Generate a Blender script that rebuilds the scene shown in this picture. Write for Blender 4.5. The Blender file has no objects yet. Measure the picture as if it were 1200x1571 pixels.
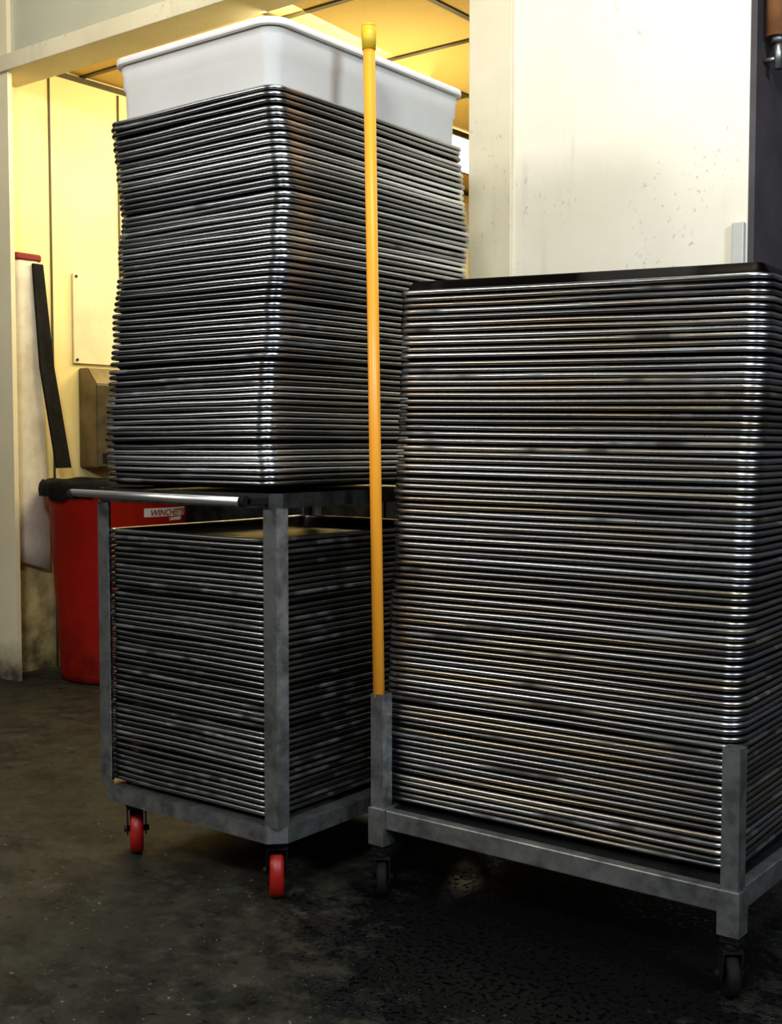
import bpy, bmesh, random
from math import *
from mathutils import Vector, Matrix
random.seed(33)
S=bpy.context.scene
C=S.collection
try:
    S.view_settings.view_transform='Standard'
    S.view_settings.look='Medium High Contrast'
except Exception: pass

# ------------------------------------------------ materials
def newmat(name):
    m=bpy.data.materials.new(name); m.use_nodes=True
    nt=m.node_tree; b=nt.nodes['Principled BSDF']
    return m,nt,b
def N(nt,t,**k):
    n=nt.nodes.new(t)
    for a,v in k.items(): setattr(n,a,v)
    return n
def ramp(nt,src,stops):
    r=N(nt,'ShaderNodeValToRGB')
    e=r.color_ramp.elements
    while len(e)<len(stops): e.new(0.5)
    for i,(p,c) in enumerate(stops):
        e[i].position=p; e[i].color=(*c,1) if len(c)==3 else c
    nt.links.new(src,r.inputs[0]); return r.outputs[0]
def noise(nt,scale,detail=6,coord='Object',rough=.6,stretch=None,off=None):
    tc=N(nt,'ShaderNodeTexCoord'); v=tc.outputs[coord]
    if stretch:
        mp=N(nt,'ShaderNodeMapping'); mp.inputs['Scale'].default_value=stretch
        nt.links.new(v,mp.inputs[0]); v=mp.outputs[0]
    if off is not None:
        ad=N(nt,'ShaderNodeVectorMath',operation='ADD'); nt.links.new(v,ad.inputs[0]); nt.links.new(off,ad.inputs[1]); v=ad.outputs[0]
    n=N(nt,'ShaderNodeTexNoise'); n.inputs['Scale'].default_value=scale; n.inputs['Detail'].default_value=detail; n.inputs['Roughness'].default_value=rough
    nt.links.new(v,n.inputs['Vector']); return n.outputs[0]
def mix(nt,f,a,b,blend='MIX'):
    m=N(nt,'ShaderNodeMix',data_type='RGBA',blend_type=blend)
    for s,v in ((0,f),(6,a),(7,b)):
        if isinstance(v,(int,float)): m.inputs[s].default_value=v
        elif isinstance(v,tuple): m.inputs[s].default_value=(*v,1)
        else: nt.links.new(v,m.inputs[s])
    return m.outputs[2]
def bump(nt,b,src,st=.3,dist=.002):
    u=N(nt,'ShaderNodeBump'); u.inputs['Strength'].default_value=st; u.inputs['Distance'].default_value=dist
    nt.links.new(src,u.inputs['Height']); nt.links.new(u.outputs[0],b.inputs['Normal'])
def basic(name,c1,c2,scale=8,rough=.5,metal=0,lo=.35,hi=.65,bs=0,stretch=None,rvar=None,spec=.5):
    m,nt,b=newmat(name)
    n=noise(nt,scale,stretch=stretch)
    nt.links.new(ramp(nt,n,[(lo,c1),(hi,c2)]),b.inputs['Base Color'])
    b.inputs['Roughness'].default_value=rough; b.inputs['Metallic'].default_value=metal; b.inputs['Specular IOR Level'].default_value=spec
    if rvar: nt.links.new(ramp(nt,n,[(lo,(rvar[0],)*3),(hi,(rvar[1],)*3)]),b.inputs['Roughness'])
    if bs: bump(nt,b,n,bs)
    return m
def panmat(name,cols,r0,r1,grime,gl=.42,amt=1.0,bs=0,warm=None,spk=.2):
    m,nt,b=newmat(name)
    oi=N(nt,'ShaderNodeObjectInfo')
    wn=N(nt,'ShaderNodeTexWhiteNoise',noise_dimensions='1D'); nt.links.new(oi.outputs['Random'],wn.inputs['W'])
    sc=N(nt,'ShaderNodeVectorMath',operation='SCALE'); nt.links.new(wn.outputs['Color'],sc.inputs[0]); sc.inputs['Scale'].default_value=20
    base=ramp(nt,oi.outputs['Random'],[(i/(len(cols)-1),c) for i,c in enumerate(cols)])
    n=noise(nt,4,off=sc.outputs[0],stretch=(1,1,.3),detail=3); n2=noise(nt,90,off=sc.outputs[0],detail=3)
    if warm: base=mix(nt,ramp(nt,noise(nt,2.5,off=sc.outputs[0],detail=1),[(.46,(0,0,0)),(.64,(.6,.6,.6))]),base,warm)
    g=ramp(nt,n,[(gl-.05,(amt,)*3),(gl+.04,(0,0,0))])
    g2=ramp(nt,n2,[(.62,(0,0,0)),(.76,(spk*amt,)*3)])
    gm=mix(nt,1.0,g,g2,'ADD')
    nt.links.new(mix(nt,gm,base,grime),b.inputs['Base Color'])
    nt.links.new(mix(nt,gm,(r0,)*3,(r1,)*3),b.inputs['Roughness'])
    mt=ramp(nt,gm,[(0,(1,)*3),(1,(.3,)*3)]); nt.links.new(mt,b.inputs['Metallic'])
    if bs: bump(nt,b,n2,bs,.001)
    return m
M_rim=panmat('pan_rim_aluminium',[(.30,.31,.32),(.64,.65,.66),(.40,.41,.41),(.80,.81,.82),(.24,.24,.24),(.52,.52,.52)],.29,.5,(.06,.055,.05),.34,.85)
M_rimd=panmat('pan_rim_shaded_aluminium',[(.16,.16,.155),(.36,.36,.35),(.20,.20,.195),(.44,.44,.43),(.10,.10,.10)],.33,.55,(.025,.022,.018),.41,.95)  # darker rim copy: grime plus trolley shade put into the colour
M_rimw=panmat('pan_rim_warm_reflect_aluminium',[(.24,.25,.26),(.40,.405,.41),(.16,.16,.16),(.52,.53,.54),(.30,.30,.30)],.34,.55,(.04,.032,.02),.38,.9,warm=(.42,.35,.24))  # warm patches paint the back room's reflection into the rims
M_pw=panmat('pan_wall_tarnished',[(.025,.023,.021),(.055,.052,.048)],.45,.7,(.008,.007,.006),.46)
M_burnt=panmat('pan_burnt',[(.012,.011,.01),(.03,.028,.025)],.4,.6,(.006,.005,.004),.5)
M_galv=basic('galvanised_steel',(.17,.175,.17),(.46,.465,.45),22,.42,.85,bs=.2,rvar=(.48,.32))
M_dsteel=basic('dark_steel',(.02,.021,.02),(.06,.062,.06),22,.5,.7,bs=.2)
M_chrome=basic('polished_bar',(.75,.75,.74),(.92,.92,.90),15,.42,1,stretch=(.3,8,8))
M_black=basic('black_rubber',(.005,.005,.005),(.014,.013,.012),20,.75,spec=.2)
M_red=basic('red_polyurethane',(.28,.010,.007),(.40,.016,.010),12,.45)
M_yel=basic('yellow_fibreglass',(.80,.33,.025),(.88,.39,.045),10,.38,stretch=(1,1,.15))
M_yelcap=basic('yellow_cap',(.60,.39,.02),(.74,.5,.04),30,.5)
M_white=basic('white_sheet',(.60,.55,.45),(.76,.71,.60),9,.6)
M_redtrim=basic('red_hem',(.18,.012,.01),(.26,.02,.015),9,.6)
M_stain=basic('stainless',(.13,.105,.065),(.22,.185,.12),9,.4,.7)
M_label=basic('label_white',(.48,.47,.44),(.56,.55,.51),9,.5)
M_cover=basic('cover_plate',(.66,.58,.36),(.76,.68,.44),7,.5)
M_copper=basic('brown_pipe',(.26,.12,.05),(.40,.20,.09),14,.5)
m,nt,b=newmat('tub_plastic'); M_tub=m
n=noise(nt,4); nt.links.new(ramp(nt,n,[(.3,(.74,.71,.66)),(.7,(.83,.80,.75))]),b.inputs['Base Color'])
b.inputs['Roughness'].default_value=.5; b.inputs['Subsurface Weight'].default_value=.6; b.inputs['Subsurface Radius'].default_value=(.04,.04,.033)

def wallmat(name,base,dirt,grime_z=.35,specks=True,gmax=1.0,gcol=(.03,.025,.018),rough=.45):
    m,nt,b=newmat(name)
    g=N(nt,'ShaderNodeNewGeometry'); sx=N(nt,'ShaderNodeSeparateXYZ'); nt.links.new(g.outputs['Position'],sx.inputs[0])
    n=noise(nt,2.2); col=ramp(nt,n,[(.3,dirt),(.6,base)])
    if specks:
        n2=noise(nt,80,detail=5,stretch=(1,1,.7),rough=.65); s=ramp(nt,n2,[(.61,(0,0,0)),(.67,(.6,.6,.6))])
        n3=noise(nt,4,detail=2); s3=ramp(nt,n3,[(.46,(0,0,0)),(.58,(1,1,1))])
        sm=mix(nt,1.0,s,s3,'MULTIPLY'); col=mix(nt,sm,col,(.32,.30,.26))
        n5=noise(nt,14,detail=4,stretch=(1,1,.10)); col=mix(nt,ramp(nt,n5,[(.58,(0,0,0)),(.70,(.35,.35,.35))]),col,(.50,.46,.38))
    mr=N(nt,'ShaderNodeMapRange'); mr.inputs[1].default_value=0; mr.inputs[2].default_value=grime_z; mr.inputs[3].default_value=1; mr.inputs[4].default_value=0
    nt.links.new(sx.outputs[2],mr.inputs[0])
    n4=noise(nt,9); mm=N(nt,'ShaderNodeMath',operation='MULTIPLY'); nt.links.new(mr.outputs[0],mm.inputs[0]); nt.links.new(n4,mm.inputs[1])
    gz=ramp(nt,mm.outputs[0],[(.2,(0,0,0)),(.6,(gmax,)*3)])
    col=mix(nt,gz,col,gcol)
    nt.links.new(col,b.inputs['Base Color']); b.inputs['Roughness'].default_value=rough
    return m
M_col=wallmat('cream_panel',(.80,.75,.62),(.73,.67,.54))
M_jamb=wallmat('jamb_paint',(.76,.68,.48),(.68,.60,.41),.3,False,.9)
M_head=wallmat('header_paint',(.50,.49,.38),(.43,.425,.33),.1,False)
M_room=wallmat('yellow_room_panel',(.86,.73,.38),(.81,.67,.30),1.0,False,.9)
M_canred=wallmat('red_can_plastic',(.44,.020,.008),(.35,.014,.006),.6,False,.8,(.06,.005,.003),.42)
M_dark=basic('shadow_grey_panel',(.05,.042,.045),(.08,.07,.074),5,.6)  # dark grey puts the shade on the column's side into the colour
M_trimc=wallmat('cream_trim',(.70,.64,.47),(.58,.52,.37),.3)
m,nt,b=newmat('ceiling_tile'); M_ceil=m
n=noise(nt,140,detail=2); nt.links.new(ramp(nt,n,[(.3,(.66,.46,.15)),(.7,(.74,.53,.20))]),b.inputs['Base Color']); b.inputs['Roughness'].default_value=.8; bump(nt,b,n,.1)
M_grid=basic('ceiling_grid_metal',(.06,.045,.02),(.09,.07,.03),10,.5)
m,nt,b=newmat('lamp_diffuser'); M_lamp=m
n=noise(nt,5); nt.links.new(ramp(nt,n,[(0,(1,.90,.66)),(1,(1,.93,.74))]),b.inputs['Emission Color']); b.inputs['Emission Strength'].default_value=9
# floor
m,nt,b=newmat('concrete_floor'); M_floor=m
g=N(nt,'ShaderNodeNewGeometry')
n1=noise(nt,2.3,detail=8); n2=noise(nt,16,detail=8,rough=.7); n3=noise(nt,60,detail=4); n6=noise(nt,9,detail=8,rough=.75); n7=noise(nt,130,detail=2); n8=noise(nt,85,detail=1)
c=ramp(nt,n1,[(.38,(.012,.0115,.008)),(.62,(.031,.029,.020))])
c=mix(nt,ramp(nt,n6,[(.46,(0,0,0)),(.58,(.8,.8,.8))]),c,(.042,.039,.027))
c=mix(nt,ramp(nt,n2,[(.52,(0,0,0)),(.68,(1,1,1))]),c,(.058,.054,.038))
c=mix(nt,ramp(nt,n6,[(.36,(.9,.9,.9)),(.43,(0,0,0))]),c,(.007,.0065,.005))
c=mix(nt,ramp(nt,n2,[(.36,(1,1,1)),(.41,(0,0,0))]),c,(.006,.0055,.004))
c=mix(nt,ramp(nt,n3,[(.66,(0,0,0)),(.69,(1,1,1))]),c,(.17,.155,.115))
c=mix(nt,ramp(nt,n7,[(.71,(0,0,0)),(.74,(.8,.8,.8))]),c,(.24,.22,.18))
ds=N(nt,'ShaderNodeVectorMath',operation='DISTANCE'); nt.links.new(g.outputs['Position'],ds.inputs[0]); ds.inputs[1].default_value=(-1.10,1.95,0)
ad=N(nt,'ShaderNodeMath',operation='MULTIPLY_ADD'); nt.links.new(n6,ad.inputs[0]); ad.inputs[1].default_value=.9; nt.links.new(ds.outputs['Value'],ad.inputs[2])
wet_shade=ramp(nt,ad.outputs[0],[(.84,(1,1,1)),(1.20,(0,0,0))])
c=mix(nt,wet_shade,c,(.004,.0037,.0035))  # near-black tone holds both the wet patch and painted shade around the dolly
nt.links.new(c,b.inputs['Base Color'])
r=ramp(nt,n2,[(.3,(.5,)*3),(.7,(.8,)*3)])
drops=ramp(nt,n8,[(.56,(0,0,0)),(.66,(1,1,1))])
wr_=mix(nt,drops,(.50,.50,.50),(.06,.06,.06))
nt.links.new(mix(nt,wet_shade,r,wr_),b.inputs['Roughness'])
b.inputs['Specular IOR Level'].default_value=.35
u=N(nt,'ShaderNodeBump'); u.inputs['Distance'].default_value=.016; nt.links.new(mix(nt,wet_shade,n2,drops),u.inputs['Height'])
nt.links.new(mix(nt,wet_shade,(.10,.10,.10),(1,1,1)),u.inputs['Strength']); nt.links.new(u.outputs[0],b.inputs['Normal'])

# ------------------------------------------------ mesh helpers
def obj_from_bm(name,bm,mats,smooth=False,loc=(0,0,0)):
    me=bpy.data.meshes.new(name); bmesh.ops.recalc_face_normals(bm,faces=bm.faces)
    bm.to_mesh(me); bm.free()
    for mm in mats: me.materials.append(mm)
    if smooth:
        for p in me.polygons: p.use_smooth=True
    o=bpy.data.objects.new(name,me); o.location=loc; C.objects.link(o); return o
def addbox(bm,x0,x1,y0,y1,z0,z1,mi=0,bev=0):
    vs=[bm.verts.new(p) for p in [(x0,y0,z0),(x1,y0,z0),(x1,y1,z0),(x0,y1,z0),(x0,y0,z1),(x1,y0,z1),(x1,y1,z1),(x0,y1,z1)]]
    fs=[]
    for f in [(0,3,2,1),(4,5,6,7),(0,1,5,4),(1,2,6,5),(2,3,7,6),(3,0,4,7)]:
        ff=bm.faces.new([vs[i] for i in f]); ff.material_index=mi; fs.append(ff)
    if bev:
        es=list({e for f in fs for e in f.edges})
        bmesh.ops.bevel(bm,geom=es,offset=bev,segments=2,affect='EDGES',profile=.5)
    return vs
def addcyl(bm,p0,p1,r,seg=20,mi=0,r2=None,caps=True):
    p0=Vector(p0);p1=Vector(p1);d=(p1-p0).normalized()
    a=d.orthogonal().normalized();b_=d.cross(a); r2=r if r2 is None else r2
    A=[bm.verts.new(p0+(a*cos(t)+b_*sin(t))*r) for t in [2*pi*i/seg for i in range(seg)]]
    B=[bm.verts.new(p1+(a*cos(t)+b_*sin(t))*r2) for t in [2*pi*i/seg for i in range(seg)]]
    for i in range(seg):
        f=bm.faces.new([A[i],A[(i+1)%seg],B[(i+1)%seg],B[i]]); f.material_index=mi; f.smooth=True
    if caps:
        f=bm.faces.new(A[::-1]); f.material_index=mi
        f=bm.faces.new(B); f.material_index=mi
def lathe(bm,prof,c=(0,0,0),axis='Z',seg=40,mi=0,yaw=0,close=False):
    rings=[]
    for r_,h in prof:
        ring=[]
        for i in range(seg):
            t=2*pi*i/seg
            if axis=='Z': v=Vector((r_*cos(t),r_*sin(t),h))
            else:
                v=Vector((r_*cos(t),h,r_*sin(t)))
                v=Matrix.Rotation(yaw,3,'Z')@v
            ring.append(bm.verts.new(v+Vector(c)))
        rings.append(ring)
    K=len(rings)
    for k in range(K if close else K-1):
        A=rings[k];B=rings[(k+1)%K]
        for i in range(seg):
            f=bm.faces.new([A[i],A[(i+1)%seg],B[(i+1)%seg],B[i]]); f.material_index=mi; f.smooth=True
    return rings
class Thing:
    def __init__(s,name,base,label,cat,group=None):
        s.e=bpy.data.objects.new(name,None); s.e.location=base; s.e.empty_display_size=.1; C.objects.link(s.e)
        s.e['label']=label; s.e['category']=cat
        if group: s.e['group']=group
        s.b=Vector(base)
    def part(s,name,bm,mats,smooth=False,parent=None,label=None):
        bmesh.ops.translate(bm,verts=bm.verts,vec=-s.b)
        o=obj_from_bm(name,bm,mats,smooth); o.parent=parent or s.e
        if label: o['label']=label
        return o
def tag(o,label,cat,group=None):
    o['label']=label;o['category']=cat
    if group:o['group']=group
def struct(name,boxes,mat,bev=0):
    bm=bmesh.new()
    for bx in boxes: addbox(bm,*bx,bev=bev)
    o=obj_from_bm(name,bm,[mat]); o['kind']='structure'; return o

# ------------------------------------------------ room
WY=2.82; JX=-4.040; SX=-4.19
struct('floor',[(-7,3,-2,7.2,-.05,0)],M_floor)
struct('wall_left',[(-7.5,JX,WY,WY+.02,0,3.2)],M_jamb)
struct('wall_header',[(-7.5,-1.1,WY+.021,WY+.14,2.43,3.4)],M_head)
struct('trim_1',[(-7.5,-1.9,WY-.014,WY+.15,2.367,2.4295)],M_trimc,.003)
struct('wall_column',[(-1.893,-1.10,WY,WY+.9,0,3.0)],M_col)
struct('trim_2',[(-1.896,-1.757,WY-.012,WY-.0002,0,2.366)],M_trimc,.003)
struct('trim_5',[(-1.132,-1.102,WY-.018,WY-.0002,0,1.468)],M_label,.003)
struct('wall_right',[(-1.0995,-1.085,WY+.004,WY+.9,0,3.0),(-1.085,2.5,WY+.75,WY+.9,0,3.0)],M_dark)
struct('wall_side',[(SX-.1,SX,WY+.025,7,0,2.5)],M_room)
struct('wall_back',[(SX,-1.0,6.6,6.7,0,2.5)],M_room)
struct('ceiling',[(SX-.1,-1.0,WY+.155,6.7,2.487,2.53)],M_ceil)
gb=[]
for y in [3.29,3.90,4.51,5.12,5.73,6.34]: gb.append((SX,-1.9,y-.012,y+.012,2.480,2.487))
for x in [-3.05,-1.95,-2.50]: gb.append((x-.012,x+.012,WY+.16,6.6,2.481,2.488))
struct('trim_3',gb,M_grid)
struct('trim_4',[(SX+.0005,SX+.005,y-.004,y+.004,0,2.45) for y in (3.12,3.48,4.6)]+[(SX+.0005,SX+.012,2.985,6.6,2.458,2.478)],M_grid)

def ceil_lamp(x0,x1,y0,y1):
    t=Thing('ceiling_lamp',((x0+x1)/2,(y0+y1)/2,2.478),'long fluorescent ceiling lamp glowing warm above the back room','ceiling lamp')
    bm=bmesh.new()
    for bx in [(x0,x1,y0,y0+.02),(x0,x1,y1-.02,y1),(x0,x0+.02,y0+.02,y1-.02),(x1-.02,x1,y0+.02,y1-.02)]: addbox(bm,*bx,2.455,2.478)
    t.part('housing',bm,[M_grid])
    bm=bmesh.new(); addbox(bm,x0+.02,x1-.02,y0+.02,y1-.02,2.458,2.477); t.part('diffuser',bm,[M_lamp])
ceil_lamp(-3.86,-3.40,4.66,5.95)

G=Thing('gap_filler_cabinet',(-3.0,3.75,0),'added dark steel cabinet filling the gap behind the trolley','cabinet')  # invented cabinet, added to darken the gap below the shelf
bm=bmesh.new(); addbox(bm,-3.87,-2.15,3.52,4.1,.06,.90,bev=.004); addbox(bm,-3.83,-2.21,3.58,4.04,0,.06); G.part('body',bm,[M_dsteel])
bm=bmesh.new(); addbox(bm,-3.90,-2.12,3.48,4.12,.90,.93,bev=.003); G.part('worktop',bm,[M_dsteel])
for i,x0 in enumerate((-3.855,-3.29,-2.725)):
    bm=bmesh.new(); addbox(bm,x0,x0+.555,3.498,3.5195,.10,.87,bev=.003); d_=G.part('door',bm,[M_dsteel])
    bm=bmesh.new(); hx=x0+(.50 if i<2 else .06); addbox(bm,hx-.008,hx+.008,3.472,3.4985,.45,.60,bev=.003); G.part('handle',bm,[M_dsteel],parent=d_)

# ------------------------------------------------ sheet pans
def rrect(L,W,R,off,z,cs=8,ss=6):
    """rounded rectangle, near-right corner at origin: x -L..0, y 0..W"""
    r=max(R-off,.002); pts=[]
    cx=[(-R,R,-90),(-R,W-R,0),(-L+R,W-R,90),(-L+R,R,180)]
    for k,(x,y,a) in enumerate(cx):
        for i in range(cs+1):
            t=radians(a+90*i/cs); pts.append((x+r*cos(t),y+r*sin(t),z))
        nx=cx[(k+1)%4]; t=radians(a+90)
        A=(x+r*cos(t),y+r*sin(t)); B=(nx[0]+r*cos(t),nx[1]+r*sin(t))
        for i in range(1,ss+1):
            f=i/(ss+1); pts.append((A[0]+(B[0]-A[0])*f,A[1]+(B[1]-A[1])*f,z))
    return pts
def shell(bm,rings,mi,close=False,cap=False):
    V=[[bm.verts.new(p) for p in r] for r in rings]; n=len(V[0]); K=len(V)
    for k in range(K if close else K-1):
        A=V[k];B=V[(k+1)%K]
        for i in range(n):
            f=bm.faces.new([A[i],A[(i+1)%n],B[(i+1)%n],B[i]]); f.material_index=mi; f.smooth=True
    if cap:
        f=bm.faces.new(V[-1]); f.material_index=mi
    return V
def pan_mesh(name,L,W,seed,mats,R=.036,deep=False):
    rnd=random.Random(seed); bm=bmesh.new(); br=.0047
    rings=[rrect(L,W,R,br-br*cos(t),br*sin(t)) for t in [2*pi*i/14 for i in range(14)]]
    shell(bm,rings,0,close=True)
    h=.025 if deep else .0118
    k=h/.025
    shell(bm,[rrect(L,W,R,o,z*k) for o,z in [(.0086,.001),(.0105,-.004),(.0225,-.0225),(.025,-.0243),(.029,-.025)]],1,cap=True)
    a=[rnd.uniform(-.0009,.0009) for _ in range(4)]; ph=[rnd.uniform(0,6) for _ in range(4)]
    for v in bm.verts:
        x=v.co.x/L;y=v.co.y/W
        v.co.z+=a[0]*sin(x*9+ph[0])+a[1]*sin(y*7+ph[1])+a[2]*sin(x*4+y*5+ph[2])
        v.co.y+=.001*sin(x*6+ph[3])
    bmesh.ops.recalc_face_normals(bm,faces=bm.faces)
    me=bpy.data.meshes.new(name); bm.to_mesh(me); bm.free()
    for mm in mats: me.materials.append(mm)
    return me
PW,PL=.507,.665; LW,LD=.765,.485
meshes_end=[pan_mesh('sheet_pan_mesh',PW,PL,i,[M_rim,M_pw]) for i in range(8)]
meshes_low=[pan_mesh('sheet_pan_mesh',PW,PL,i,[M_rimd,M_pw],.030) for i in range(8)]
meshes_long=[pan_mesh('sheet_pan_mesh',LW,LD,10+i,[M_rimw,M_pw],.04) for i in range(8)]
def stack(n,pose,meshes,group,labels,jit=.0006,tilt=.0010,deeptop=None,gj=.0016,gt=.0010,gap=.0020,gmin=5,gmax=13):
    # break the pile into batches, each with its own offset, tilt and a slightly wider gap beneath it
    zs=[0.]; gi=[0]; left=random.randint(gmin,gmax); g_=0
    for k in range(1,n):
        left-=1; e=0
        if left<=0: left=random.randint(gmin,gmax); g_+=1; e=gap*random.uniform(.5,1.4)
        zs.append(zs[-1]+.0120+e+random.uniform(-.0004,.0004)); gi.append(g_)
    gx=[(random.gauss(0,gj),random.gauss(0,gj),max(-.0018,min(.0018,random.gauss(0,gt))),max(-.0018,min(.0018,random.gauss(0,gt))),random.gauss(0,.003)) for _ in range(g_+1)]
    gx[0]=(0,0,0,0,0)
    w=[0,0]; tx=ty=0
    for k in range(n):
        f=zs[k]/zs[-1]; o_=gx[gi[k]]
        x,y,z,yaw,rx,ry=pose(f)
        w[0]=w[0]*.8+random.gauss(0,jit); w[1]=w[1]*.8+random.gauss(0,jit)
        tx=tx*.85+random.gauss(0,tilt)*.35; ty=ty*.85+random.gauss(0,tilt)*.35
        o=bpy.data.objects.new('sheet_pan',deeptop if (deeptop and k==n-1) else random.choice(meshes))
        o.location=(x+w[0]+o_[0],y+w[1]+abs(o_[1]),z)
        o.rotation_euler=(rx+tx+o_[2]*.6,ry+ty+o_[3],yaw+random.gauss(0,.0014)+o_[4])
        C.objects.link(o)
        tag(o,labels(f),'sheet pan',group)
def lerp(pts,f):
    for (a,va),(b_,vb) in zip(pts,pts[1:]):
        if f<=b_:
            t=(f-a)/(b_-a); t=t*t*(3-2*t); return va+(vb-va)*t
    return pts[-1][1]
Z0,Z1=.860,1.635
def p_up(f):
    dx=lerp([(0,-.022),(.14,-.036),(.28,-.034),(.42,-.020),(.60,.010),(.74,.014),(.86,.006),(1,-.002)],f)
    dy=lerp([(0,-.002),(.20,.014),(.34,.014),(.62,-.004),(.80,.006),(1,0)],f)
    return (-1.624+dx,1.735+dy,Z0+(Z1-Z0)*f,lerp([(0,.012),(.3,.010),(.66,-.006),(1,0)],f),lerp([(0,0),(.5,.006),(1,0)],f),lerp([(0,0),(.25,-.007),(.5,.010),(.75,-.003),(1,0)],f))
stack(62,p_up,meshes_end,'sheet pans stacked on the trolley shelf',lambda f:'worn aluminium sheet pan nested in tall stack on trolley shelf',gj=.0026)
def p_lo(f):
    return (-1.6465,1.7345+.0015,.190+(.745-.190)*f,.0,0,lerp([(0,0),(.5,.008),(1,0)],f))
stack(45,p_lo,meshes_low,'sheet pans stacked inside the trolley',lambda f:'grimy shade-toned sheet pan stacked inside the steel trolley' if f<1 else 'open dirty sheet pan topping the stack inside the trolley',jit=.0004,tilt=.0008,gj=.0006,gt=.0008,gap=.0015,
      deeptop=pan_mesh('sheet_pan_mesh',PW,PL,77,[M_rimd,M_pw],.03,deep=True))
def p_rt(f):
    return (-.772+lerp([(0,0),(.35,.010),(.6,.022),(1,.040)],f),1.941+.025+lerp([(0,0),(1,.020)],f),.205+(1.209-.205)*f,lerp([(0,.028),(1,.050)],f),0,lerp([(0,0),(.3,-.004),(1,.026)],f))
stack(81,p_rt,meshes_long,'sheet pans stacked on the low dolly',lambda f:'tarnished aluminium sheet pan in tall stack on low dolly')
me=pan_mesh('sheet_pan_mesh',LW,LD,40,[M_rim,M_burnt],.04,deep=True)
o=bpy.data.objects.new('sheet_pan',me); C.objects.link(o)
x,y,z,yaw,_,ry=p_rt(1)
o.rotation_euler=(pi,ry,yaw)
R_=o.rotation_euler.to_matrix()
o.location=Vector((x,y,z+.0130))-R_@Vector((0,LD,0))
tag(o,'burnt black sheet pan lying upside down on the stack','sheet pan','sheet pans stacked on the low dolly')

# ------------------------------------------------ plastic tub
bm=bmesh.new(); L,W,R=.492,.676,.048
prof=[(.026,-.1375),(.021,-.132),(.019,-.070),(.0145,-.066),(.0135,-.036),(.011,-.032),(.0105,-.014),(.001,-.015),(0,-.013),(0,-.0015),(.001,0),(.007,0),(.013,-.004),(.019,-.06),(.026,-.126),(.032,-.132)]
V=shell(bm,[rrect(L,W,R,o_,z_*.93) for o_,z_ in prof],0,cap=True)
bm.faces.new(V[0][::-1])
o=obj_from_bm('plastic_tub',bm,[M_tub]); o.location=(-1.623,1.730,1.635+.006+.1375*.93)
tag(o,'white translucent plastic food tub sitting atop stacked sheet pans','tub')
for p in o.data.polygons: p.use_smooth=len(p.vertices)<=4

# ------------------------------------------------ casters
def caster(t,x,y,ztop,wr,ww,yaw,wheelmat,fork,pl=.035):
    bm=bmesh.new()
    addbox(bm,x-pl,x+pl,y-pl*.85,y+pl*.85,ztop-.005,ztop,bev=.001)
    addcyl(bm,(x,y,ztop-.02),(x,y,ztop-.005),pl*.74,24)
    d=Vector((cos(yaw),sin(yaw),0)); a=Vector((-sin(yaw),cos(yaw),0)); q_=pl/.035
    hub=Vector((x,y,0))-d*.028*q_+Vector((0,0,wr))
    top=Vector((x,y,ztop-.02)); hw=ww/2+.004
    for s in (-1,1):
        pts=[top+d*.026*q_,top-d*.03*q_,hub-d*.014-Vector((0,0,.012)),hub+d*.014-Vector((0,0,.012))]
        i_=[bm.verts.new(p+a*s*hw) for p in pts]; o_=[bm.verts.new(p+a*s*(hw+.003)) for p in pts]
        bm.faces.new(i_[::-1]); bm.faces.new(o_)
        for k in range(4): bm.faces.new([i_[k],i_[(k+1)%4],o_[(k+1)%4],o_[k]])
    q=[top+d*.026*q_+a*(hw+.003),top+d*.026*q_-a*(hw+.003),top-d*.03*q_-a*(hw+.003),top-d*.03*q_+a*(hw+.003)]
    lo=[bm.verts.new(p-Vector((0,0,.003))) for p in q]; hi=[bm.verts.new(p+Vector((0,0,.002))) for p in q]
    bm.faces.new(lo[::-1]); bm.faces.new(hi)
    for k in range(4): bm.faces.new([lo[k],lo[(k+1)%4],hi[(k+1)%4],hi[k]])
    addcyl(bm,hub-a*(hw+.009),hub+a*(hw+.009),.007,10)
    c=t.part('caster',bm,[fork])
    bm=bmesh.new(); h=ww/2
    prof=[(.009,-h*.9),(wr*.5,-h*.75),(wr*.62,-h*.95),(wr*.88,-h),(wr*.97,-h*.75),(wr,-h*.35),(wr,h*.35),(wr*.97,h*.75),(wr*.88,h),(wr*.62,h*.95),(wr*.5,h*.75),(.009,h*.9)]
    lathe(bm,prof,c=hub,axis='Y',seg=36,yaw=yaw,close=True)
    t.part('wheel',bm,[wheelmat],parent=c)

# ------------------------------------------------ tall trolley
X1,Y0=-1.614,1.722; X0=X1-.545; Y1=Y0+.72
T=Thing('pan_trolley',((X0+X1)/2,(Y0+Y1)/2,0),'tall galvanised steel pan trolley with shelf and red casters','trolley')
bm=bmesh.new(); h0,h1=.138,.172
def ring_frame(bm,x0,x1,y0,y1,z0,z1,ch,w):
    def loop(i,z): 
        a0,a1,b0,b1=x0+i,x1-i,y0+i,y1-i; k=ch-i*.58
        return [bm.verts.new(p) for p in [(a0+k,b0,z),(a1-k,b0,z),(a1,b0+k,z),(a1,b1-k,z),(a1-k,b1,z),(a0+k,b1,z),(a0,b1-k,z),(a0,b0+k,z)]]
    ls=[loop(0,z0),loop(0,z1),loop(w,z1),loop(w,z0)]
    for k in range(4):
        A,B=ls[k],ls[(k+1)%4]
        for i in range(8): bm.faces.new([A[i],A[(i+1)%8],B[(i+1)%8],B[i]])
ring_frame(bm,X0-.004,X1+.004,Y0-.004,Y1+.004,h0,h1-.001,.03,.04)
addbox(bm,X0+.034,X1-.034,Y0+.034,Y1-.034,.160,.167)
T.part('base_frame',bm,[M_galv])
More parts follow.
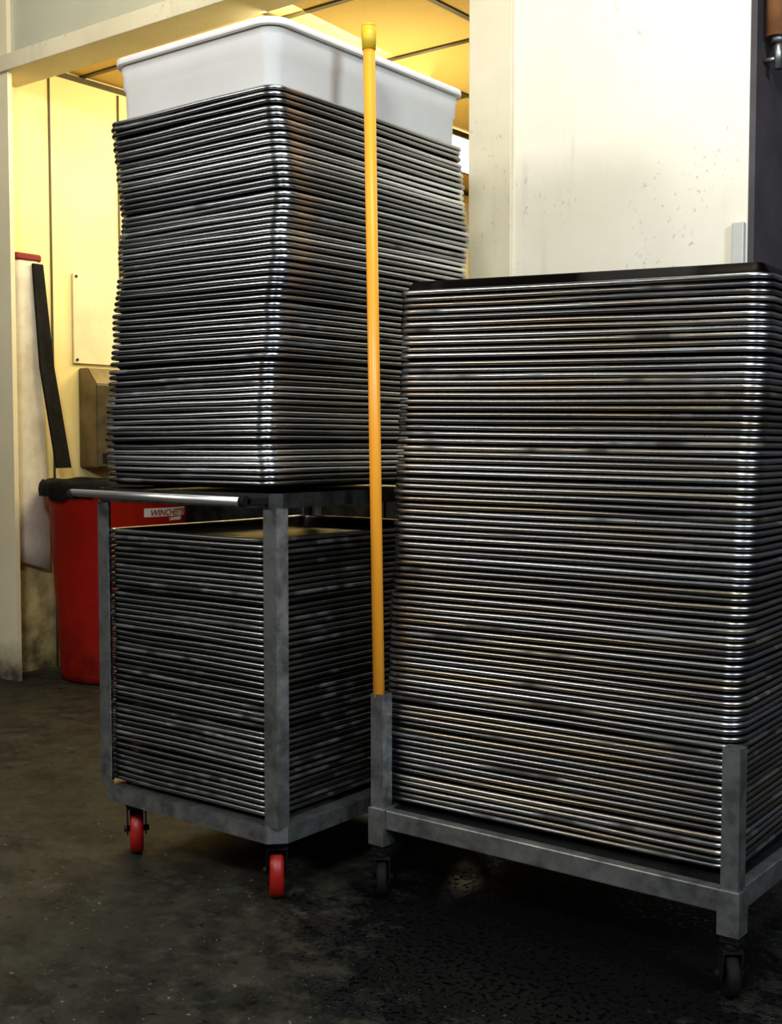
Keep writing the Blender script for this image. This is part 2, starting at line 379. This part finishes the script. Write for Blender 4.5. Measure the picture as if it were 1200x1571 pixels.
def angle_post(T,cx,cy,sx,sy,z0,z1,w=.035,t=.003):
    bm=bmesh.new()
    pts=[(0,0),(w,0),(w,t),(t,t),(t,w),(0,w)]
    lo=[bm.verts.new((cx+sx*a,cy+sy*b_,z0)) for a,b_ in pts]; hi=[bm.verts.new((cx+sx*a,cy+sy*b_,z1)) for a,b_ in pts]
    bm.faces.new(lo);bm.faces.new(hi[::-1])
    for i in range(6): bm.faces.new([lo[i],hi[i],hi[(i+1)%6],lo[(i+1)%6]])
    T.part('post',bm,[M_galv])
for cx,sx in ((X0,1),(X1,-1)):
    for cy,sy in ((Y0,1),(Y1,-1)): angle_post(T,cx,cy,sx,sy,h1,.812)
bm=bmesh.new()
ring_frame(bm,X0-.004,X1+.004,Y0-.004,Y1+.004,.812,.841,.02,.006)
addbox(bm,X0+.006,X1-.006,Y0+.006,Y1-.006,.822,.834)
T.part('shelf',bm,[M_dsteel])
bm=bmesh.new(); hy=Y0-.066; hz=.828
addcyl(bm,(X0-.005,hy,hz+.004),(X1-.022,hy,hz),.0080,20)
T.part('handle_bar',bm,[M_chrome],label='polished steel push bar')
for x in (X0-.005,X1-.022):
    bm=bmesh.new()
    addcyl(bm,(x-.007,hy,hz),(x+.007,hy,hz),.0110,20)
    addbox(bm,x-.007,x+.007,hy,Y0-.0045,hz-.009,hz+.007,bev=.003)
    T.part('handle_bracket',bm,[M_black],label='black handle bracket')
for x,y,yw in ((X1-.05,Y0+.05,-.80),(X0+.055,Y0+.055,-.7),(X1-.05,Y1-.06,1.2),(X0+.055,Y1-.06,.4)):
    caster(T,x,y,h0,.056,.030,yw,M_red,M_dsteel)

# ------------------------------------------------ low dolly
DX0,DX1,DY0,DY1=-1.506,-.755,1.919,2.485
D=Thing('pan_dolly',((DX0+DX1)/2,(DY0+DY1)/2,0),'low galvanised dolly with short corner posts and dark casters','dolly')
def tube(D,cx,cy,z0,z1,o=.0155,i=.0135):
    bm=bmesh.new()
    def sq(r,z): return [bm.verts.new((cx+a*r,cy+b_*r,z)) for a,b_ in ((-1,-1),(1,-1),(1,1),(-1,1))]
    L_=[sq(i,z0+.004),sq(i,z1),sq(o,z1),sq(o,z0),]
    for A,B in zip(L_,L_[1:]):
        for k in range(4): bm.faces.new([A[k],A[(k+1)%4],B[(k+1)%4],B[k]])
    bm.faces.new(L_[0]); bm.faces.new(L_[-1][::-1])
    D.part('post',bm,[M_galv])
def collar(D,cx,cy,z0,z1,o=.0195,i=.0156):
    bm=bmesh.new()
    def sq(r,z): return [bm.verts.new((cx+a*r,cy+b_*r,z)) for a,b_ in ((-1,-1),(1,-1),(1,1),(-1,1))]
    L_=[sq(i,z0),sq(i,z1),sq(o-.001,z1),sq(o,z1-.001),sq(o,z0)]
    for k2 in range(5):
        A,B=L_[k2],L_[(k2+1)%5]
        for k in range(4): bm.faces.new([A[k],A[(k+1)%4],B[(k+1)%4],B[k]])
    D.part('collar',bm,[M_galv])
for cx in (DX0,DX1):
    for cy in (DY0,DY1):
        tube(D,cx,cy,.118,.433 if cx==DX1 else .428); collar(D,cx,cy,.115,.192)
bm=bmesh.new(); fz0,fz1=.150,.190; pw=.0197
addbox(bm,DX0+pw,DX1-pw,DY0-.012,DY0+.012,fz0,fz1,bev=.002)
addbox(bm,DX0+pw,DX1-pw,DY1-.012,DY1+.012,fz0,fz1,bev=.002)
for x in (DX0,DX1): addbox(bm,x-.012,x+.012,DY0+pw,DY1-pw,fz0,fz1,bev=.002)
D.part('base_frame',bm,[M_galv])
bm=bmesh.new(); addbox(bm,DX0+.0125,DX1-.0125,DY0+.0125,DY1-.0125,.168,.186)
D.part('deck',bm,[M_black],label='deck plate blackened to stand for shade')  # black plate added so the space under the pans reads as shade
for cx in (DX0,DX1):
    for cy,yw in ((DY0,-.9),(DY1,.5)):
        bm=bmesh.new(); addcyl(bm,(cx,cy,.085),(cx,cy,.1149),.012,16); addbox(bm,cx-.015,cx+.015,cy-.015,cy+.015,.108,.1149)
        D.part('stem',bm,[M_black])
        caster(D,cx,cy,.106,.040,.022,yw,M_black,M_black,pl=.017)

# ------------------------------------------------ yellow pole
p0=Vector((-1.5075,1.9195,.125)); p1=Vector((-1.521,1.898,1.770)); dv=(p1-p0).normalized()
T2=Thing('broom_handle',p0,'yellow fibreglass broom handle standing in the dolly post','broom handle')
bm=bmesh.new(); addcyl(bm,p0,p1-dv*.045,.0122,28); T2.part('pole',bm,[M_yel])
bm=bmesh.new()
addcyl(bm,p1-dv*.05,p1-dv*.006,.0140,28,r2=.0155); addcyl(bm,p1-dv*.006,p1,.0155,28,r2=.0125)
T2.part('end_cap',bm,[M_yelcap],label='mustard plastic end cap')

# ------------------------------------------------ red trash can
cx,cy=-3.835,3.165; ks=1.05
K=Thing('trash_can',(cx,cy,0),'large round red plastic trash can with black liner','trash can')
bm=bmesh.new()
prof=[(.0,.0),(.215,.0),(.232,.008),(.236,.03),(.272,.66),(.283,.668),(.285,.70),(.297,.706),(.298,.735),(.290,.742),(.280,.735),(.272,.66),(.228,.03),(.0,.02)]
lathe(bm,[(max(r_,.0005),h*ks) for r_,h in prof],c=(cx,cy,0),seg=56)
K.part('body',bm,[M_canred])
bm=bmesh.new(); rr=[]
seg=96
for j,(r_,h) in enumerate([(.245,.45),(.258,.68),(.275,.752),(.293,.759),(.304,.745),(.309,.725),(.306,.698)]):
    rr.append([bm.verts.new((cx+(r_+(.003*sin(i*1.9)+.002*sin(i*.7) if j>2 else 0))*cos(2*pi*i/seg),cy+(r_+(.003*sin(i*1.9)+.002*sin(i*.7) if j>2 else 0))*sin(2*pi*i/seg),h*ks+((.010*sin(2*pi*i/seg*5)+.006*sin(2*pi*i/seg*13)+.003*sin(2*pi*i/seg*31)) if j==6 else .003*sin(2*pi*i/seg*11)))) for i in range(seg)])
for A,B in zip(rr,rr[1:]):
    for i in range(seg):
        f=bm.faces.new([A[i],A[(i+1)%seg],B[(i+1)%seg],B[i]]); f.smooth=True
K.part('bin_liner',bm,[M_black],label='black plastic bin liner folded over rim')
def Rz(z): return .236+(z/ks-.03)/.63*.036
bm=bmesh.new(); A=[];B=[]
zl0,zl1=.656,.690
for i in range(25):
    t=radians(-19+i*2.1)
    A.append(bm.verts.new((cx+(Rz(zl0)+.0015)*cos(t),cy+(Rz(zl0)+.0015)*sin(t),zl0)))
    B.append(bm.verts.new((cx+(Rz(zl1)+.0015)*cos(t),cy+(Rz(zl1)+.0015)*sin(t),zl1)))
for i in range(24): bm.faces.new([A[i],A[i+1],B[i+1],B[i]])
K.part('label_sticker',bm,[M_label],label='white sticker with red lettering')
def wraptext(txt,size,z,az0,mat,shear=.2):
    cu=bpy.data.curves.new('lettering','FONT'); cu.body=txt; cu.size=size; cu.shear=shear; cu.offset=.0004; cu.extrude=.0004
    ob=bpy.data.objects.new('tmp',cu); C.objects.link(ob)
    dg=bpy.context.evaluated_depsgraph_get(); me=bpy.data.meshes.new_from_object(ob.evaluated_get(dg))
    bpy.data.objects.remove(ob)
    bm=bmesh.new(); bm.from_mesh(me); bmesh.ops.subdivide_edges(bm,edges=bm.edges,cuts=1)
    for v in bm.verts:
        zz=z+v.co.y; rr_=Rz(zz)+.003+v.co.z; t=radians(az0)+v.co.x/rr_
        v.co=Vector((cx+rr_*cos(t),cy+rr_*sin(t),zz))
    for f in bm.faces: f.material_index=0
    K.part('lettering',bm,[mat])
wraptext('WINCHESTER',.034,.660,-14,M_redtrim)
wraptext('LAUNDRY',.018,.639,6,M_label,0)

# ------------------------------------------------ leaning sheet at side wall
H_=Thing('hanging_sheet',(-4.14,2.95,.44),'long off-white vinyl sheet with black edge and red top','vinyl sheet')
bm=bmesh.new(); rows=[]
for j in range(15):
    f=j/14; z=.44+1.24*f; ring=[]
    for i in range(24):
        t=2*pi*i/24; w_=.080-.020*f
        ring.append(bm.verts.new((-4.155+.016*(1+.2*sin(3*t+f*5))*cos(t),2.990-.016*f+w_*sin(t)+.004*sin(f*9),z-.025*sin(t)*(1 if j==0 else .2))))
    rows.append(ring)
for A,B in zip(rows,rows[1:]):
    for i in range(24):
        ff=bm.faces.new([A[i],A[(i+1)%24],B[(i+1)%24],B[i]]); ff.smooth=True
bm.faces.new(rows[0]); bm.faces.new(rows[-1])
H_.part('sheet',bm,[M_white])
bm=bmesh.new(); addbox(bm,-4.172,-4.136,2.912,3.036,1.675,1.705,bev=.008); H_.part('top_hem',bm,[M_redtrim],label='dark red top hem')
bm=bmesh.new()
q=[(-4.135,2.985,1.665),(-4.135,3.032,1.665),(-4.115,3.064,1.25),(-4.10,3.130,.84),(-4.10,3.060,.84),(-4.115,2.998,1.25)]
a_=[bm.verts.new(p) for p in q]; b2=[bm.verts.new((p[0]+.012,p[1],p[2])) for p in q]
bm.faces.new(a_);bm.faces.new(b2[::-1])
for k in range(6): bm.faces.new([a_[k],a_[(k+1)%6],b2[(k+1)%6],b2[k]])
H_.part('edge_strip',bm,[M_black],label='black slanting edge strip')

P=Thing('cover_plate',(SX+.01,3.34,1.28),'flat painted metal cover plate screwed to yellow wall','cover plate')
bm=bmesh.new(); addbox(bm,SX+.0055,SX+.014,3.22,3.54,1.28,1.66,bev=.002); P.part('plate',bm,[M_cover])
for y in (3.235,3.525):
    for z in (1.295,1.645):
        bm=bmesh.new(); addcyl(bm,(SX+.014,y,z),(SX+.018,y,z),.006,12); P.part('screw',bm,[M_dsteel])
Q=Thing('towel_dispenser',(SX+.06,3.40,.84),'brownish stainless steel towel dispenser mounted on yellow wall','dispenser')
bm=bmesh.new(); dx=SX+.0005
vs=[(dx,3.25,.84),(dx+.12,3.25,.84),(dx+.12,3.25,1.19),(dx+.06,3.25,1.26),(dx,3.25,1.26)]
a_=[bm.verts.new(p) for p in vs]; b2=[bm.verts.new((p[0],3.475,p[2])) for p in vs]
bm.faces.new(a_[::-1]);bm.faces.new(b2)
for k in range(5): bm.faces.new([a_[k],a_[(k+1)%5],b2[(k+1)%5],b2[k]])
bmesh.ops.bevel(bm,geom=bm.edges[:],offset=.004,segments=2,affect='EDGES')
Q.part('body',bm,[M_stain])
bm=bmesh.new(); addbox(bm,dx+.1195,dx+.1245,3.28,3.45,.86,.90,bev=.001); Q.part('outlet_slot',bm,[M_black])

U=Thing('wall_pipe',(-1.055,2.87,1.83),'brown insulated pipe with steel fitting beside the column','pipe')
bm=bmesh.new(); addcyl(bm,(-1.055,2.87,1.905),(-1.055,2.87,3.0),.026,24); U.part('pipe',bm,[M_copper])
bm=bmesh.new(); addcyl(bm,(-1.05,2.87,1.83),(-1.05,2.87,1.905),.010,20); addcyl(bm,(-1.052,2.87,1.89),(-1.052,2.87,1.908),.016,20); addcyl(bm,(-1.05,2.87,1.855),(-1.084,2.87,1.855),.006,12); U.part('fitting',bm,[M_galv],label='steel fitting')

# ------------------------------------------------ camera
th,p=.6573,.0566
cam=bpy.data.cameras.new('camera'); co=bpy.data.objects.new('camera',cam); C.objects.link(co)
cam.sensor_fit='VERTICAL'; cam.sensor_height=36; cam.lens=1841.6/1571*36
co.location=(0,0,.9386); co.rotation_euler=(pi/2-p,0,th); cam.clip_start=.02
S.camera=co

# ------------------------------------------------ lights
def area(loc,tgt,sx,sy,power,col):
    l=bpy.data.lights.new('area','AREA'); l.shape='RECTANGLE'; l.size=sx; l.size_y=sy; l.energy=power; l.color=col
    o=bpy.data.objects.new('area',l); o.location=loc; C.objects.link(o)
    d=Vector(tgt)-Vector(loc); o.rotation_euler=d.to_track_quat('-Z','Y').to_euler(); return o
def cw(X,Y): # camera-heading frame to world
    return (X*cos(th)-Y*sin(th), X*sin(th)+Y*cos(th))
x,y=cw(-.45,-.7); area((x,y,2.6),(-1.6,2.0,1.5),.55,.4,72,(.84,.92,1))
x,y=cw(1.9,-.5); area((x,y,2.5),(-.9,2.1,1.4),.6,.4,68,(.78,.89,1))
x,y=cw(-2.8,1.7); area((x,y,2.4),(-1.9,1.8,1.4),1.0,.8,26,(1,.98,.93))
x,y=cw(-3.0,.6); area((x,y,2.3),(-1.3,1.9,1.0),.5,.5,9,(1,.95,.88))
x,y=cw(-2.3,1.0); area((x,y,1.6),(-1.2,2.0,.8),.25,.5,4,(1,.78,.50))
area((-.9,1.7,2.9),(-1.5,2.8,1.9),.9,.3,18,(1,.92,.76))
area((-3.2,1.9,2.9),(-3.9,2.8,1.6),.9,.3,8,(1,.90,.68))
# back room
area((-3.4,4.6,2.44),(-3.9,4.0,1.2),1.1,.5,44,(1,.85,.5))
area((-2.9,3.4,2.44),(-4.1,3.3,1.5),.9,.4,22,(1,.87,.55))
area((-3.0,3.9,1.9),(-3.0,4.0,2.6),.8,.8,8,(1,.86,.50))
w=bpy.data.worlds.new('world'); S.world=w; w.use_nodes=True
w.node_tree.nodes['Background'].inputs[0].default_value=(.65,.66,.66,1); w.node_tree.nodes['Background'].inputs[1].default_value=.022
